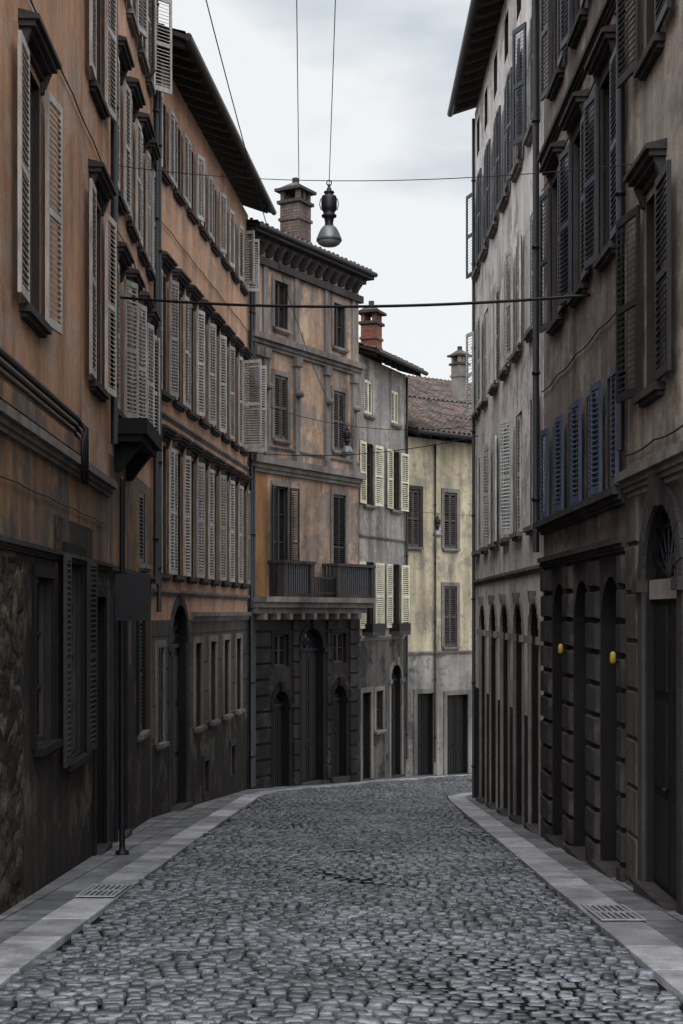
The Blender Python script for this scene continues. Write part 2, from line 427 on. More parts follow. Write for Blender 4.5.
        n=len(ts)
        for i in range(len(os_)-1):
            for k in range(n-1):
                a=base+i*n+k; m.f.append((a,a+1,a+n+1,a+n)); m.m.append(0); m.uv.append(None); m.sm.append(False)
        def slab(o0,o1,a,b,za,zb,mi):
            m.hexa([s.P(a,o0,H(o0)+za),s.P(b,o0,H(o0)+za),s.P(b,o1,H(o1)+za),s.P(a,o1,H(o1)+za),s.P(a,o0,H(o0)+zb),s.P(b,o0,H(o0)+zb),s.P(b,o1,H(o1)+zb),s.P(a,o1,H(o1)+zb)],mi)
        slab(over-.01,-depth,t0+.01,t1-.01,-.03,.045,1)
        if rafters:
            k=t0+.15
            while k<t1-.1: slab(over-.06,-.3,k,k+.09,-.15,-.032,1); k+=.55
        R=s.part('roof',m.mesh('roof',[M_tile,M_wood]))
        if gutter:
            g=MB(); g.tube([s.P(t0,over+.05,z+.0),s.P(t1,over+.05,z+.0)],.07,10); put('gutter',g.mesh('gutter',[M_zinc]),ID,R,ID)
        s.R=R; s.H=H; return R
    def pipe(s,t,z0,z1,r=.045,o=.08,mat=None):
        m=MB(); m.tube([s.P(t,o,z0),s.P(t,o,z1)],r,10)
        z=z0+.8
        while z<z1: m.lathe([(r,-.02),(r+.014,-.02),(r+.014,.02),(r,.02)],tuple(s.P(t,o,z)),10); z+=1.9
        s.part('downpipe',m.mesh('downpipe',[mat or M_zinc]))
    def cable(s,z,t0,t1,sag=.03,r=.010,o=.03,step=1.6):
        m=MB(); pts=[]; n=int((t1-t0)/step)+1
        for i in range(n):
            a=t0+(t1-t0)*i/n; b=t0+(t1-t0)*(i+1)/n
            for k in range(5): u=k/5; pts.append(s.P(a+(b-a)*u,o,z-sag*4*u*(1-u)))
        pts.append(s.P(t1,o,z)); m.tube(pts,r,6); s.part('facade_cable',m.mesh('facade_cable',[M_iron]))
    def chimney(s,t,o,w,d,z0,z1,mat,pots=True):
        m=MB(); s.hx(m,t-w/2,t+w/2,o-d/2,o+d/2,z0,z1-.62)
        s.hx(m,t-w/2-.04,t+w/2+.04,o-d/2-.04,o+d/2+.04,z1-1.1,z1-1.02)
        s.hx(m,t-w/2-.07,t+w/2+.07,o-d/2-.07,o+d/2+.07,z1-.618,z1-.53,1)
        n=3
        for i in range(n):
            for oo in (o-d/2+.06,o+d/2-.06):
                c=t-w/2+.07+(w-.14)*i/(n-1); s.hx(m,c-.06,c+.06,oo-.06,oo+.06,z1-.53,z1-.27,0)
        s.hx(m,t-w/2-.12,t+w/2+.12,o-d/2-.12,o+d/2+.12,z1-.27,z1-.19,1)
        a,b=w/2+.06,d/2+.06
        m.hexa([s.P(t-a,o-b,z1-.188),s.P(t+a,o-b,z1-.188),s.P(t+a,o+b,z1-.188),s.P(t-a,o+b,z1-.188),s.P(t-a*.3,o-b*.3,z1-.0),s.P(t+a*.3,o-b*.3,z1),s.P(t+a*.3,o+b*.3,z1),s.P(t-a*.3,o+b*.3,z1)],2)
        s.hx(m,t-.07,t+.07,o-.07,o+.07,z1-.02,z1+.16,1)
        put('chimney',m.mesh('chimney',[mat,M_dstone,M_tile]),ID,s.R,ID)

# ================================================================ LEFT ochre house (nearest)
la=lambda d:(-3.0-(d-12.3)*.0303,d)
F=Fac(la(6.5),la(19.28),11.7,8,'L',[M_L1,M_L1lo,M_L1gr,M_rub],'ochre plastered house with louvred shutters and rubble stone base')
T=F.t
F.zones=[(-1,99,2.3,3.4,1),(-1,99,-9,2.3,2),(T(6.5),T(13.35),-9,2.2,3),(T(15),T(17.8),2.3,2.75,2)]
for d in (9.35,13.7,18.05):
    F.win(T(d),4.6,7.0,.95,'open',M_sh1,hood=True,trim=M_dstone,sw=.5,ang=(7,2))
    F.win(T(d),8.35,10.6,.95,'open',M_sh1,hood=True,trim=M_dstone,sw=.5,ang=(7,2))
F.win(T(14.35),.35,2.05,.95,'none',sur=M_black,trim=M_black); F.win(T(16.3),.0,2.35,1.3,'open',M_shk,sur=M_black,trim=M_black,ang=(3,3),sw=.5)
F.door(T(18.4),gz(18.4),1.9,.9,False,M_black)
F.band(3.28,3.48,.13,M_stone); F.band(3.52,3.68,.1,M_L1lo,0,T(16.4),steps=False); F.band(2.26,2.36,.07,M_dstone)
F.pipe(T(19.15),4.0,11.5,.05,.1,M_iron)
for i,(z,r) in enumerate(((3.93,.035),(3.84,.03),(3.76,.022))):
    m=MB(); te=T(16.2)-.12*i; o=.07
    m.tube([F.P(0,o,z),F.P(te,o,z),F.P(te+.05,o,z-.03),F.P(te+.06,o+.08,z-.1),F.P(te+.06,o+.08,z-.75+.1*i)],r,8)
    F.part('wall_conduit',m.mesh('wall_conduit',[M_iron]))
F.cable(7.65,0,F.L); F.cable(2.9,0,F.L,.02,.008)
F.roof(11.7,.35,8,18,0,0); F.wall()

# ---- second left house
F=Fac(la(19.3),(-3.4,24.98),13.3,8,'L',[M_L2,M_L1lo,M_L1gr],'narrow terracotta house with small stone balcony')
T=F.t; F.zones=[(-1,99,2.25,3.9,1),(-1,99,-9,2.25,2)]
for d in (20.2,21.75,23.25,24.4):
    w=.7 if d<24 else .5
    F.win(T(d),7.65,9.5,w,'open',M_sh2,hood=True,trim=M_dstone,sw=.36)
    F.win(T(d),4.55,6.6,w,'open',M_sh2,hood=True,trim=M_dstone,sw=.36)
    F.win(T(d),10.9,12.6,w,'open',M_sh2,sw=.4,ang=None if d<24 else (50,20))
F.win(T(23.6),2.5,3.7,.8,'closed',M_shd,sill=True)
F.door(T(20.6),gz(20.6),1.8,1.1,False,M_black); F.win(T(23.3),-.3,1.6,.9,'closed',M_shk,sur=M_black)
F.band(2.2,2.34,.09,M_dstone)
m=MB(); F.hx(m,T(19.6),T(21.8),0,.5,4.2,4.42); F.hx(m,T(19.66),T(21.74),.0,.42,4.1,4.198)
for q in (19.9,21.3):
    m.hexa([F.P(T(q),0,3.7),F.P(T(q)+.15,0,3.7),F.P(T(q)+.15,.08,3.7),F.P(T(q),.08,3.7),F.P(T(q),0,4.098),F.P(T(q)+.15,0,4.098),F.P(T(q)+.15,.38,4.098),F.P(T(q),.38,4.098)])
F.part('balcony',m.mesh('balcony',[M_black,M_iron]))
F.pipe(T(24.88),2.2,13,.045,.1,M_iron); F.cable(7.2,0,F.L)
F.roof(13.3,.35,8,18,0,0); F.wall()

# ---- third left house (long terracotta)
F=Fac((-3.4,25.0),(-2.4,36.0),11.9,9,'L',[M_L2,M_L2gr,M_L1gr],'long terracotta house with three rows of louvred shutters')
T=F.t; F.zones=[(-1,99,-9,1.55,1),(-1,99,-9,-.7,2)]
for i in range(8):
    d=25.9+1.31*i; last=i==7
    F.win(T(d),9.8,11.15,.62,'open',M_sh2,trim=M_dstone,ang=None if not last else (70,70),sw=.32)
    F.win(T(d),5.75,7.95,.64,'open',M_sh2,hood=True,trim=M_dstone,ang=None if not last else (75,75),sw=.32 if not last else .5)
    F.win(T(d),2.4,4.8,.64,'open',M_sh2,hood=True,trim=M_dstone,sw=.32)
F.door(T(27.4),gz(27.4),1.85,1.6,True,M_dstone)
for d in (29.3,31.0,32.7,34.4): F.win(T(d),-.7,1.05,.7,'none',sur=M_stone)
F.win(T(25.7),-.7,1.05,.5,'closed',M_shk,sur=M_stone)
for d in (30.2,33.6): F.win(T(d),-2.2,-1.5,.55,'none',sill=False,sur=M_dstone)
F.band(1.5,1.7,.1,M_stone,T(28.6)); F.band(2.0,2.12,.07,M_stone); F.band(5.3,5.4,.05,M_stone)
F.pipe(T(25.2),1.7,11.8,.045,.1,M_iron); F.pipe(T(35.9),-2.8,11.8,.045,.1); F.cable(8.9,0,F.L)
F.roof(11.95,.62,9,20,0,.0); F.wall()

# ================================================================ corner palazzo
F=Fac((-2.4,36.03),(.5,41.05),11.5,8,'L',[M_C,M_Cgr,M_Cside],'peach corner palazzo with long balcony and dark rusticated ground floor')
L=F.L
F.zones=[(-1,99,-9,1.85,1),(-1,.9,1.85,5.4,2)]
a,c,b=1.55,3.15,4.65
for t in (a,b):
    F.win(t,9.25,10.5,.65,'none',sur=M_stone); F.win(t,6.3,8.0,.65,'closed',M_shr,sur=M_stone,hood=False)
    F.win(t,2.1,5.05,.72,'open' if t==a else 'closed',M_shk,sur=M_stone,ang=(12,20))
    F.door(t,gz(38)-.05,-.4,.75,True,M_black)
    F.win(t,.25,1.1,.7,'none',sur=M_black,sill=False)
F.door(c,gz(38.4),1.25,1.15,True,M_black)
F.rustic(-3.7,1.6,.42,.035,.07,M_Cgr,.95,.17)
F.band(5.35,5.75,.26,M_stone); F.band(8.6,8.95,.22,M_stone); F.band(6.0,6.1,.06,M_stone)
for t in (.35,.75,2.3,3.9,5.45):
    m=MB()
    F.hx(m,t-.11,t+.11,-.02,.09,5.76,8.35); F.hx(m,t-.15,t+.15,-.02,.15,8.35,8.6); F.hx(m,t-.15,t+.15,-.02,.14,5.75,5.95)
    m.lathe([(0,-.1),(.1,-.08),(.14,0),(.1,.08),(0,.1)],tuple(F.P(t,.13,7.6)),10)
    F.hx(m,t-.1,t+.1,-.02,.06,8.6,10.75)
    F.part('pilaster',m.mesh('pilaster',[M_stone]))
m=MB()
F.hx(m,-.1,L+.1,-.02,.12,10.75,10.95); F.hx(m,-.25,L+.2,-.5,.42,11.42,11.52); F.hx(m,-.12,L+.12,-.02,.2,11.3,11.418)
k=-.05
while k<L:
    m.hexa([F.P(k,0,11.0),F.P(k+.14,0,11.0),F.P(k+.14,.12,11.0),F.P(k,.12,11.0),F.P(k,0,11.299),F.P(k+.14,0,11.299),F.P(k+.14,.36,11.299),F.P(k,.36,11.299)]); k+=.42
F.part('bracketed_cornice',m.mesh('bracketed_cornice',[M_dstone]))
m=MB(); F.hx(m,.0,L+.08,-.02,.56,1.96,2.1); F.hx(m,.03,L+.05,-.02,.44,1.82,1.958); F.hx(m,0.05,L,-.02,.26,1.66,1.818)
k=.2
while k<L-.1: F.hx(m,k,k+.16,-.02,.36,1.5,1.658); k+=.62
B=F.part('balcony',m.mesh('balcony',[M_stone]))
for t0,t1 in ((.9,2.45),(3.7,L+.04)):
    m=MB()
    for q in (t0,t1-.2): F.hx(m,q,q+.2,.34,.52,2.101,2.98,1)
    F.hx(m,t0-.03,t1+.03,.33,.55,2.98,3.06,1); F.hx(m,t0,t0+.14,0,.34,2.98,3.058,1); F.hx(m,t1-.14,t1,0,.34,2.98,3.058,1); F.hx(m,t0+.2,t1-.2,.38,.5,2.101,2.2,1)
    q=t0+.24
    while q<t1-.24: F.hx(m,q,q+.055,.41,.465,2.201,2.98,0); q+=.11
    q=.04
    while q<.32:
        for tt in (t0+.04,t1-.09): F.hx(m,tt,tt+.05,q,q+.05,2.101,2.98)
        q+=.11
    put('railing',m.mesh('railing',[M_giron,M_dstone]),ID,B,ID)
m=MB(); F.hx(m,2.45,3.7,.42,.46,2.62,2.66); F.hx(m,2.45,3.7,.42,.46,2.2,2.24)
q=2.5
while q<3.68: F.hx(m,q,q+.025,.43,.455,2.101,2.62); q+=.09
put('railing',m.mesh('railing',[M_iron]),ID,B,ID)
F.pipe(.12,-2.8,11.3,.045,.09)
F.roof(11.56,.42,8,12,.25,.2,True,False); 
F.chimney(3.75,-.9,.66,.62,11.6,13.85,M_brick2); F.wall()

# ---- grey house
F=Fac((.52,41.25),(2.06,44.9),9.3,8,'L',[M_G,M_Ggr],'grey plastered house with pale cream shutters and red chimney')
F.zones=[(-1,99,-9,.9,1)]; L=F.L
for t in (.75,3.0):
    F.win(t,7.6,8.65,.62,'closed',M_shy,sill=True,ang=6)
    F.win(t,4.9,6.75,.7,'open',M_shy,sur=None,ang=(6,3),sw=.52)
    F.win(t,1.2,3.2,.8,'open',M_shy,ang=(6,3),sw=.55)
F.win(1.6,-1.9,-.7,.6,'none',sur=M_stone); F.door(3.05,gz(44),0.05,.95,True,M_stone); F.door(.55,gz(42),-.7,.7,False,M_stone)
F.band(.85,1.0,.08,M_stone); F.band(3.9,4.0,.05,M_stone)
for t in (.75,3.0):
    m=MB(); F.hx(m,t-.5,t+.5,0,.34,.98,1.1); F.hx(m,t-.5,t+.5,.3,.34,1.1,1.35,1); F.hx(m,t-.5,t-.46,0,.3,1.1,1.35,1); F.hx(m,t+.46,t+.5,0,.3,1.1,1.35,1)
    F.part('balcony_ledge',m.mesh('balcony_ledge',[M_dstone,M_iron]))
F.roof(9.35,.55,7,18,.05,.3,True,True); F.chimney(3.5,-1.0,.58,.5,9.6,11.5,M_brick); F.pipe(3.85,-3,9.2,.04,.08)
F.wall()

# ---- straw yellow house
F=Fac((2.08,45.0),(9.6,51.6),7.35,7,'L',[M_Y,M_Ygr],'straw yellow house with brown shutters and tiled roof')
F.zones=[(-1,99,-9,.35,1)]; L=F.L
for t in (.3,2.02,3.9,5.9,7.9):
    F.win(t,3.8,5.65,.6,'closed',M_shr,sur=M_dstone if t<1 else M_stone)
    if t>1: F.win(t,.55,2.55,.6,'closed',M_shr,sur=M_stone)
F.door(.85,gz(46),-.95,.75,False,M_stone); F.door(2.35,gz(47),-1.05,1.0,False,M_stone); F.door(5,gz(49),-1,1.0,True,M_stone)
F.band(.3,.42,.06,M_stone); F.pipe(1.25,-3.2,7.2,.035,.07)
F.roof(7.45,.55,2.6,20,.1,.2,True,True); F.wall()
# ---- houses behind
F=Fac((1.5,48.4),(11,55.5),8.35,7,'L',[M_G],'low grey house with tiled roof rising behind straw yellow house',base=-5)
for t in (1.2,2.3,3.4,4.5): F.win(t,7.6,8.1,.4,'none',sill=False)
F.roof(8.5,.4,3.6,18,.3,.3,True,True); F.wall()
F=Fac((1.6,54.4),(12,62),9.9,7,'L',[M_Y],'brown roofed house with small grey chimney behind lower roofs',base=-5)
for t in (1.5,2.9,4.3): F.win(t,9.2,9.7,.5,'none',sill=False)
F.roof(10.0,.5,7,18,.3,.3,True,True); F.chimney(4.3,-.4,.5,.5,10.1,12.4,M_stone); F.wall()

# ================================================================ RIGHT side
ra=lambda d:(3.0+.0015*d,d)
F=Fac(ra(6.5),ra(14.78),9.9,8,'R',[M_R1,M_R1gr,M_black],'warm grey house with arched stone portal and dark shutters')
T=F.t; F.zones=[(-1,99,-9,2.9,1)]
for d in (9.7,13.5):
    F.win(T(d),3.85,5.75,.75,'open',M_shk,hood=True,trim=M_dstone,ang=(9,2),sw=.62)
    F.win(T(d),7.1,9.2,.75,'open',M_shk,hood=True,trim=M_dstone,ang=(9,2),sw=.6)
F.door(T(13.2),gz(13.3)+.02,2.72,1.45,True,M_dstone,k=.2,o=-.12,lint=M_pstone); F.door(T(9.5),gz(9.5),2.5,1.2,True,M_dstone,k=.2)
F.rustic(-2.2,2.9,.5,.018,.03,M_R1gr,1.1,.27)
F.band(2.95,3.15,.14,M_stone); F.cable(3.35,0,F.L,.03)
F.pipe(T(14.72),3.4,9.8,.045,.09,M_iron)
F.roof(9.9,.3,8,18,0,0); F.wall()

F=Fac(ra(14.8),ra(20.98),11.7,8,'R',[M_R2,M_R2gr,M_R3gr],'dark umber house with blue shutters and rusticated arcade')
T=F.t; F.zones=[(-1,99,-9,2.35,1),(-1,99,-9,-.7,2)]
for d in (15.75,17.65,19.5):
    F.win(T(d),5.75,7.75,.82,'open',M_shd,hood=True,trim=M_dstone,sur=M_dstone,ang=(8,1.5),sw=.46)
    F.win(T(d),9.1,11.0,.82,'open',M_shd,hood=True,trim=M_dstone)
    F.door(T(d),gz(d),2.1,1.15,True,None,o=-.3)
for d in (15.62,17.0,18.38,19.76): F.win(T(d),3.05,4.35,.62,'open',M_shb,sill=False,ang=(7,1.5),sw=.36)
F.rustic(-2.4,2.34,.37,.04,.06,M_R2gr,9,.02)
F.band(2.85,3.03,.16,M_dstone); F.band(2.35,2.5,.1,M_dstone); F.band(8.35,8.5,.1,M_dstone)
F.cable(5.0,0,F.L,.04); F.cable(8.0,0,F.L,.04)
F.roof(11.7,.3,8,18,0,0); F.wall()

F=Fac(ra(21.0),ra(32),13.1,9,'R',[M_R3,M_R3gr],'pale greige house with rows of shutters above arched doors')
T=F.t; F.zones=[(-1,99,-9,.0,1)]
for d in (22.1,23.95,25.8,27.65,29.5,31.2):
    F.win(T(d),9.3,11.2,.8,'open',M_shd); F.win(T(d),6.15,8.05,.8,'mixed',M_shg); F.win(T(d),3.05,5.1,.8,'mixed',M_shg)
    F.win(T(d),11.9,12.7,.6,'none',sill=False)
for d in (21.9,23.9,25.9,27.9,30.0): F.door(T(d),gz(d),1.85,1.1,True,M_stone,k=.1,o=-.3)
F.band(2.3,2.42,.06,M_stone)
F.pipe(T(21.1),2.6,12.9,.05,.1,M_iron); F.pipe(T(31.8),-2.6,12.9,.035,.05)
F.roof(13.15,.5,9,18,0,.2); F.wall()

# ================================================================ ground, road, pavements
def structure(o): o['kind']='structure'; return o
m=MB()
for y0,y1 in ((-300,-10),(-10,60),(60,500)):
    m.face([(-300,y0,gz(y0)-.05),(300,y0,gz(y0)-.05),(300,y1,gz(y1)-.05),(-300,y1,gz(y1)-.05)])
mg=NT('packed_earth',.95,.1); p=mg.pos(); mg.col(mg.mix(mg.noise(p,3,8),lin((64,62,61)),lin((98,94,90)))); mg.bump(mg.noise(p,20,5),.02,.6)
structure(put('ground',m.mesh('ground',[mg.mat]),ID))

def cat(pts,step=.5):
    P=[np.array(p,float) for p in pts]; P=[2*P[0]-P[1]]+P+[2*P[-1]-P[-2]]; out=[]
    for i in range(1,len(P)-2):
        n=max(2,int(np.linalg.norm(P[i+1]-P[i])/.1))
        for k in range(n):
            t=k/n; out.append(.5*((2*P[i])+(-P[i-1]+P[i+1])*t+(2*P[i-1]-5*P[i]+4*P[i+1]-P[i+2])*t*t+(-P[i-1]+3*P[i]-3*P[i+1]+P[i+2])*t**3))
    out.append(P[-2]); A=np.array(out); s=np.r_[0,np.cumsum(np.linalg.norm(np.diff(A,axis=0),axis=1))]
    u=np.arange(0,s[-1],step); return np.c_[np.interp(u,s,A[:,0]),np.interp(u,s,A[:,1])]
KL=cat([(-2.25,-8),(-2.22,5),(-2.1,20),(-1.95,29),(-1.88,32.6),(-1.45,35.0),(-.15,38.0),(1.3,40.8),(2.8,43.8),(4.8,46.5),(7.6,49.2),(12,53)])
KR=cat([(2.0,-8),(2.08,6),(2.25,20),(2.38,30.5),(2.6,33),(3.6,34.8),(5.6,36.2),(12,40.5)])
def offs(K,d):
    t=np.gradient(K,axis=0); t/=np.linalg.norm(t,axis=1)[:,None]; return K+np.c_[-t[:,1],t[:,0]]*d
M_kerb=NT('pale_granite_slab',.6,.35); p=M_kerb.pos(); oi=M_kerb.n('ShaderNodeAttribute',attribute_name='tint')
cc=M_kerb.mix(M_kerb.ramp(M_kerb.noise(p,1.6,9,.75),.36,.64),lin((190,189,192)),lin((132,131,134)))
cc=M_kerb.mul(cc,M_kerb.ramp(M_kerb.noise(p,50,4,.8),.3,.7,.65,1.2)); cc=M_kerb.mul(cc,M_kerb.ramp(oi.outputs['Fac'],0,1,.65,1.1)); M_kerb.col(cc); M_kerb.bump(M_kerb.noise(p,50,4),.006,.6)
def slabs(K,sgn,w,name,every=2):
    V=[];Fc=[];TT=[]; out=offs(K,sgn*w)
    i=0
    while i<len(K)-3:
        n=random.choice((2,2,3)); j=min(i+n,len(K)-1); r=random.random(); dz=random.uniform(-.004,.004)
        a0,a1=K[i],K[j]; b0,b1=out[i],out[j]
        e=(a1-a0)/np.linalg.norm(a1-a0)*.014; q=[a0+e,a1-e,b1-e,b0+e]; bi=len(V)
        for z in (-.05,.008,.013):
            for k,c in enumerate(q):
                cx=sum(v for v in q)/4; c2=c if z<.01 else c+(cx-c)/np.linalg.norm(cx-c)*.008
                V.append((c2[0],c2[1],gz(c2[1])+z+.02+dz)); TT.append(r)
        for l in (0,4):
            for k in range(4): Fc.append((bi+l+k,bi+l+(k+1)%4,bi+l+4+(k+1)%4,bi+l+4+k))
        Fc.append((bi+8,bi+9,bi+10,bi+11)); i=j
    me=bpy.data.meshes.new(name); me.from_pydata(V,[],Fc); me.materials.append(M_kerb.mat)
    at=me.attributes.new('tint','FLOAT','POINT'); at.data.foreach_set('value',TT); me.update(); return structure(put(name,me,ID))
slabs(KL,1,.40,'kerb'); slabs(KR,-1,.40,'kerb')
M_pav=blocks('grey_paving_slabs',(140,140,143),(108,108,111),.7,.34,.014,.4,.012)
def strip(K,s0,s1,name):
    A=offs(K,s0); B=offs(K,s1); m=MB()
    for i in range(len(K)-1):
        u0,u1=i*.5,(i+1)*.5; q=[A[i],A[i+1],B[i+1],B[i]]
        m.face([(c[0],c[1],gz(c[1])+.022) for c in q],0,[(u0,0),(u1,0),(u1,abs(s1-s0)),(u0,abs(s1-s0))])
    return structure(put(name,m.mesh(name,[M_pav]),ID))
strip(KL,.395,2.2,'pavement'); strip(KR,-.395,-1.15,'pavement')

# setts
poly=np.vstack([KL,KR[::-1]])
def inside(x,y):
    c=np.zeros(len(x),bool); n=len(poly); j=n-1
    for i in range(n):
        xi,yi=poly[i]; xj,yj=poly[j]
        if yi!=yj:
            c^=((yi>y)!=(yj>y))&(x<(xj-xi)*(y-yi)/(yj-yi)+xi)
        j=i
    return c
cx=[];cy=[];hw=[];hd=[]; y=5.0
while y<52:
    d=random.uniform(.092,.112); x=-3.2+random.uniform(0,.1); xe=3.2 if y<33 else 12
    while x<xe:
        w=random.uniform(.095,.155); cx.append(x+w/2); cy.append(y+d/2); hw.append(w/2-.0085); hd.append(d/2*random.uniform(.76,.86)); x+=w
    y+=d
cx=np.array(cx);cy=np.array(cy);hw=np.array(hw);hd=np.array(hd)
slope=.0
cy0=cy.copy()
wav=lambda x,y:.05*np.sin(x*2.6+y*.35)+.022*np.sin(x*5.6+.9*y+1)+.06*np.cos(x*1.1)
cy=cy0+wav(cx,cy0)+.003*rng.standard_normal(len(cx))
rot0=np.arctan((wav(cx+.05,cy0)-wav(cx-.05,cy0))/.1)
k=inside(cx,cy)&inside(cx-hw*.8,cy)&inside(cx+hw*.8,cy); cx,cy,hw,hd,rot0=cx[k],cy[k],hw[k],hd[k],rot0[k]; N=len(cx)
ux=np.array([1,.84,-.84,-1,-1,-.84,.84,1.]); uy=np.array([.78,1,1,.78,-.78,-1,-1,-.78])
rot=rot0+rng.normal(0,.03,N); tx=rng.normal(0,.06,N); ty=rng.normal(0.0,.11,N); hz=rng.normal(.012,.006,N)
V=np.zeros((N,3,8,3))
jit=1+rng.normal(0,.035,(N,8))
for r,(sc,z) in enumerate(((1.0,-.045),(.95,-.006),(.74,.005))):
    lx=ux[None]*hw[:,None]*sc*jit; ly=uy[None]*hd[:,None]*sc*jit
    X=lx*np.cos(rot)[:,None]-ly*np.sin(rot)[:,None]; Y=lx*np.sin(rot)[:,None]+ly*np.cos(rot)[:,None]
    V[:,r,:,0]=cx[:,None]+X; V[:,r,:,1]=cy[:,None]+Y
    und=.018*np.sin(cx*1.7+.3*cy)+.014*np.sin(cy*1.1+cx)+.007*np.sin(cy*3.1+cx*4)
    V[:,r,:,2]=-.08*(cy[:,None]+Y)+z+hz[:,None]+und[:,None]+tx[:,None]*X+ty[:,None]*Y
V=V.reshape(-1,3)
bi=(np.arange(N)*24)[:,None]
q=[]
for r in (0,1):
    for j in range(8): q.append([r*8+j,r*8+(j+1)%8,(r+1)*8+(j+1)%8,(r+1)*8+j])
q=np.array(q).reshape(1,-1); oc=np.arange(16,24)[None]
loops=np.concatenate([bi+q,bi+oc],axis=1).reshape(-1)
tot=np.tile(np.r_[np.full(16,4),8],N); start=np.r_[0,np.cumsum(tot)[:-1]]
nv0=len(V)
me=bpy.data.meshes.new('road')
nk=200
KL2=KL[np.linspace(0,len(KL)-1,nk).astype(int)]; KR2=KR[np.linspace(0,len(KR)-1,nk).astype(int)]
sheet=np.array([v for a,b in zip(offs(KL2,0.1),offs(KR2,-.1)) for v in ((a[0],a[1],gz(a[1])-.025),(b[0],b[1],gz(b[1])-.025))])
jl=[];
for i in range(nk-1): jl+= [nv0+2*i,nv0+2*i+1,nv0+2*i+3,nv0+2*i+2]
V=np.vstack([V,sheet]); 
mi=np.r_[np.zeros(len(tot),int),np.ones(nk-1,int)]
start=np.r_[start,len(loops)+4*np.arange(nk-1)]; tot=np.r_[tot,np.full(nk-1,4)]; loops=np.r_[loops,jl]
me.vertices.add(len(V)); me.vertices.foreach_set('co',V.ravel()); me.loops.add(len(loops)); me.loops.foreach_set('vertex_index',loops.astype(np.int32))
me.polygons.add(len(tot)); me.polygons.foreach_set('loop_start',start.astype(np.int32)); me.polygons.foreach_set('loop_total',tot.astype(np.int32))
me.update(calc_edges=True)
mc=NT('porphyry_setts',.4,.7); p=mc.pos(); at=mc.n('ShaderNodeAttribute',attribute_name='tint')
c0=mc.mix(at.outputs['Fac'],lin((54,56,61)),lin((120,122,128))); n18=mc.noise(p,22,4,.8); c0=mc.mul(c0,mc.ramp(n18,.3,.7,.6,1.3)); c0=mc.mul(c0,mc.ramp(mc.noise(p,.6,4),.38,.62,.65,1.15)); mc.col(c0)
mc.l(mc.ramp(n18,.3,.7,.2,.45),mc.b.inputs['Roughness']); mc.bump(mc.noise(p,45,4,.8),.006,.7)
mj=NT('dark_joint_grit',.95,.1); p=mj.pos(); mj.col(mj.mix(mj.noise(p,20,5),lin((14,14,14)),lin((26,25,25))))
me.materials.append(mc.mat); me.materials.append(mj.mat)
me.polygons.foreach_set('material_index',mi.astype(np.int32)); sm=np.ones((N,17),bool); sm[:,:8]=False; me.polygons.foreach_set('use_smooth',np.r_[sm.ravel(),np.zeros(nk-1,bool)])
at=me.attributes.new('tint','FLOAT','POINT'); at.data.foreach_set('value',np.r_[np.repeat(rng.random(N),24),np.zeros(len(sheet))])
me.update(); structure(put('road',me,ID))

# drains
def grate(x,y):
    m=MB(); m.box(-.19,.19,-.5,.5,0,.004,1)
    for i in range(6):
        q=-.15+i*.054; m.box(q,q+.026,-.46,.46,.004,.014)
    for a in ((-.19,-.165,-.5,.5),(.165,.19,-.5,.5),(-.165,.165,-.5,-.465),(-.165,.165,.465,.5),(-.165,.165,-.02,.02)): m.box(*a,.004,.0145)
    mt=Matrix.Translation((x,y,gz(y)+.04))@Matrix.Rotation(math.atan(-.08),4,'X')
    o=put('drain_grate',m.mesh('drain_grate',[M_gr,M_iron]),mt); o['label']='slotted metal drain grate set into pale kerb stones'; o['category']='drain'; o['group']='drain grates along the kerb'
grate(-2.36,13.9); grate(2.38,12.3)

# street sign pole
x,y=-2.82,18.0; z0=gz(y)+.03
e=bpy.data.objects.new('street_sign',None); COL.objects.link(e); EM=Matrix.Translation((x,y,z0)); e.matrix_basis=EM
e['label']='dark steel post carrying a blank square sign panel'; e['category']='street sign'
m=MB(); m.lathe([(.09,0),(.09,.03),(.045,.05),(.038,.1),(.034,4.8),(.04,4.82),(0,4.86)],(x,y,z0),12); put('post',m.mesh('post',[M_iron]),ID,e,EM)
m=MB(); m.box(x-.08,x+.36,y-.05,y-.02,z0+3.0,z0+3.6); m.box(x-.06,x+.34,y-.019,y+.0,z0+3.02,z0+3.58); put('sign_panel',m.mesh('sign_panel',[M_iron]),ID,e,EM)
for z in (3.1,3.45):
    m=MB(); m.box(x-.05,x+.25,y-.018,y+.05,z0+z,z0+z+.03); put('bracket',m.mesh('bracket',[M_zinc]),ID,e,EM)

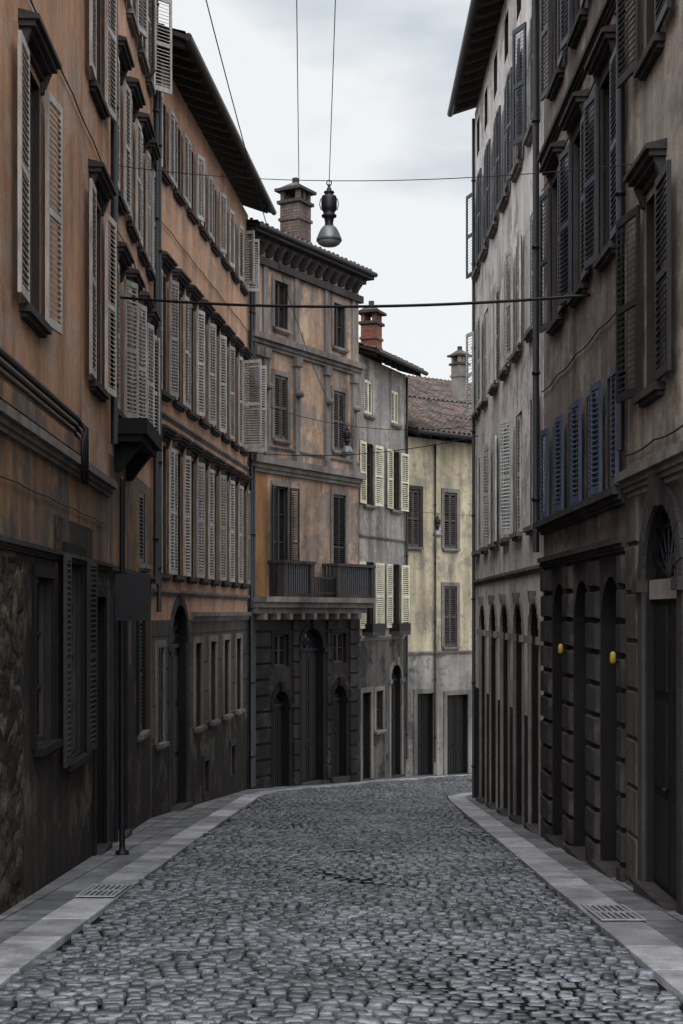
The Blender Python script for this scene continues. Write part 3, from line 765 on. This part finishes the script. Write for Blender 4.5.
# ---------------------------------------------------------------- suspended lamps & wires
def lamp(x,y,ztop,label):
    H=.74; z=ztop-H; e=bpy.data.objects.new('suspended_street_lamp',None); COL.objects.link(e); EM=Matrix.Translation((x,y,z)); e.matrix_basis=EM
    e['label']=label; e['category']='street lamp'; e['group']='lamps hung over the street'
    if 'housing' not in CACHE:
        m=MB(); m.lathe([(0,.74),(.015,.74),(.02,.70),(.03,.685),(.03,.665),(.06,.655),(.065,.64),(.05,.63),(.05,.61),(.085,.6),(.095,.57),(.095,.46),(.088,.43),(.07,.41),(.07,.38),(.09,.37),(.09,.35),(.06,.335),(.05,.28),(.055,.22)],n=24)
        for i in range(6):
            a=i*math.pi/3; m.tube([(math.cos(a)*.1,math.sin(a)*.1,.57),(math.cos(a)*.115,math.sin(a)*.115,.5),(math.cos(a)*.095,math.sin(a)*.095,.43)],.006,6)
        CACHE['housing']=m.mesh('housing',[M_zinc])
        m=MB(); m.lathe([(.05,.24),(.07,.235),(.1,.20),(.125,.15),(.15,.09),(.155,.06),(.15,.055),(.145,.085),(.12,.14),(.09,.19),(.05,.225)],n=28); CACHE['shade']=m.mesh('lamp_shade',[M_shade])
        m=MB(); m.lathe([(.143,.07),(.135,.03),(.1,.005),(.05,-.008),(0,-.01)],n=24); CACHE['bowl']=m.mesh('glass_bowl',[M_white])
        m=MB(); m.tube([(math.cos(a)*.03,0,.76+math.sin(a)*.03) for a in np.linspace(0,2*math.pi,13)],.008,6); CACHE['ring']=m.mesh('hanging_ring',[M_iron])
    for k in ('housing','shade','bowl','ring'): put(CACHE[k].name.split('.')[0],CACHE[k],EM,e,EM)
def wire(a,b,sag,r,label,name='overhead_cable'):
    m=MB(); a=Vector(a);b=Vector(b)
    m.tube([a.lerp(b,i/32)-Vector((0,0,sag*4*(i/32)*(1-i/32))) for i in range(33)],r,6)
    o=put(name,m.mesh(name,[M_iron]),ID); o['label']=label; o['category']='cable'; o['group']='cables strung over the street'
lamp(-.15,16.9,6.86,'grey bell shaped street lamp hanging from thin cross wire')
wire((-3.2,19.5,7.93),(3.02,14.2,6.25),.2,.005,'thin steel wire holding the hanging street lamp')
wire((-3.22,20,6.2),(3.02,17,5.55),.14,.020,'thick black cable spanning between the two house fronts')
wire((-2.95,9,8.5),(3.0,9,8.4),.15,.005,'thin steel cross wire high between the houses')
wire((-.15,16.9,6.86),(.05,9,8.27),0.02,.0045,'thin wire running from hanging lamp to cross wire')
wire((-.52,17.1,6.93),(-.32,9,8.27),0.02,.0045,'thin wire running from hanging lamp to cross wire')
wire((-1.55,9,8.4),(.13,34.75,6.35),1.1,.006,'long sagging wire running along the street to second lamp')
lamp(.14,34.7,6.32,'grey bell shaped street lamp hanging before the corner palazzo')
wire((-1.9,36.85,7.1),(3.04,31.5,5.9),.3,.008,'thin steel wire holding lamp before the corner palazzo')
lamp(3.1,45.25,4.85,'small hanging street lamp before the straw yellow house')
wire((1.25,42.95,5.0),(4.95,47.5,5.0),.12,.008,'thin steel wire holding lamp before the yellow house')
wire((-2.6,33.9,5.6),(3.04,31.0,5.6),.25,.01,'dark cable crossing in front of the corner palazzo')

for d in (14.97,18.58):
    m=MB(); p0=Vector((ra(d)[0]-.0,d,1.17)); m.tube([p0,p0+Vector((-.1,0,0))],.02,8,1); m.lathe([(0,.11),(.024,.10),(.034,.07),(.034,0),(.02,-.02),(0,-.02)],(p0.x-.12,p0.y,p0.z),12)
    o=put('wall_cap_fixture',m.mesh('wall_cap_fixture',[M_yel,M_iron]),ID); o['label']='small yellow cap fixture on dark rusticated wall'; o['category']='wall fixture'; o['group']='yellow wall fixtures'  # yellow cap on a short iron stub, not a lantern
m=MB(); m.box(-.13,.13,-.06,.06,0,.003); o=put('paper_scrap',m.mesh('paper_scrap',[M_white]),Matrix.Translation((.05,18.4,gz(18.4)+.04))@Matrix.Rotation(.4,4,'Z')@Matrix.Rotation(-.08,4,'X')); o['label']='flat white scrap of paper lying on the setts'; o['category']='litter'

# ---------------------------------------------------------------- world, sun, camera
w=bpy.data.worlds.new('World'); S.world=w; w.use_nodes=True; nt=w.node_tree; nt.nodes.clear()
def N_(t): return nt.nodes.new(t)
LK=nt.links.new
out=N_('ShaderNodeOutputWorld'); sky=N_('ShaderNodeTexSky'); sky.sky_type='NISHITA'; sky.sun_disc=False
EL,AZ=math.radians(48),math.radians(186)
dv=Vector((math.sin(AZ)*math.cos(EL),math.cos(AZ)*math.cos(EL),math.sin(EL)))
sky.sun_elevation=EL; sky.sun_rotation=AZ
b1=N_('ShaderNodeBackground'); b1.inputs[1].default_value=.1; LK(sky.outputs[0],b1.inputs[0])
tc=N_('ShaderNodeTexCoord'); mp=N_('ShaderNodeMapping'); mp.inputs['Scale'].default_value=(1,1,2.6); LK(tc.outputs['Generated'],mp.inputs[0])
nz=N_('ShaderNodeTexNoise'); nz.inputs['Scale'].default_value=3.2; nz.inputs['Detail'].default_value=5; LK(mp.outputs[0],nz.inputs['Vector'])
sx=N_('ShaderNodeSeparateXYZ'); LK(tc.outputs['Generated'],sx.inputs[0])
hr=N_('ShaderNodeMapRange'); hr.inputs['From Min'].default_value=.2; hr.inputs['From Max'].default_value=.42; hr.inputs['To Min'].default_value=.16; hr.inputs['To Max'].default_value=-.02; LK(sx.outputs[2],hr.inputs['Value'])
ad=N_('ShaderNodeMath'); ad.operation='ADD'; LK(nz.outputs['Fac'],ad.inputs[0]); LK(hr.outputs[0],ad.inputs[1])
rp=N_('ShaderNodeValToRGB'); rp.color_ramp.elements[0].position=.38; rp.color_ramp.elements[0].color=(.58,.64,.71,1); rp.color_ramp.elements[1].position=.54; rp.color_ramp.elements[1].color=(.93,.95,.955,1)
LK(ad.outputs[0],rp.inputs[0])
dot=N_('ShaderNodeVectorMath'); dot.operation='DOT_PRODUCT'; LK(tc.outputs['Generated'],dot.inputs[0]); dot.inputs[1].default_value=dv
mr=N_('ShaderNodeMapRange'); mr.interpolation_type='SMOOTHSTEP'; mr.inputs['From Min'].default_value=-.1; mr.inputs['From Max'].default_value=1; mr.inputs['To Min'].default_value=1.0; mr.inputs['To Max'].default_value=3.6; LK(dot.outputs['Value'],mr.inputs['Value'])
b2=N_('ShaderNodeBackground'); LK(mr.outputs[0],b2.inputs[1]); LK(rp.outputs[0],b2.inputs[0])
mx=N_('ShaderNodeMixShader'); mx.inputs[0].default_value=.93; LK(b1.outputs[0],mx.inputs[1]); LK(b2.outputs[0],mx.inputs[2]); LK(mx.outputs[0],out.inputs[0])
sd=bpy.data.lights.new('sun','SUN'); sd.energy=1.2; sd.angle=math.radians(40); sd.color=(1,.98,.95); so=bpy.data.objects.new('sun',sd); COL.objects.link(so)
so.rotation_euler=dv.to_track_quat('Z','Y').to_euler(); so.location=(0,0,40)
cd=bpy.data.cameras.new('camera'); cam=bpy.data.objects.new('camera',cd); COL.objects.link(cam); cam.location=(0,0,1.7); cam.rotation_euler=(math.radians(90),0,0)
cd.sensor_width=36; cd.lens=1400/1024*36; cd.shift_y=100/1024; cd.clip_end=2000; cd.clip_start=.05; S.camera=cam
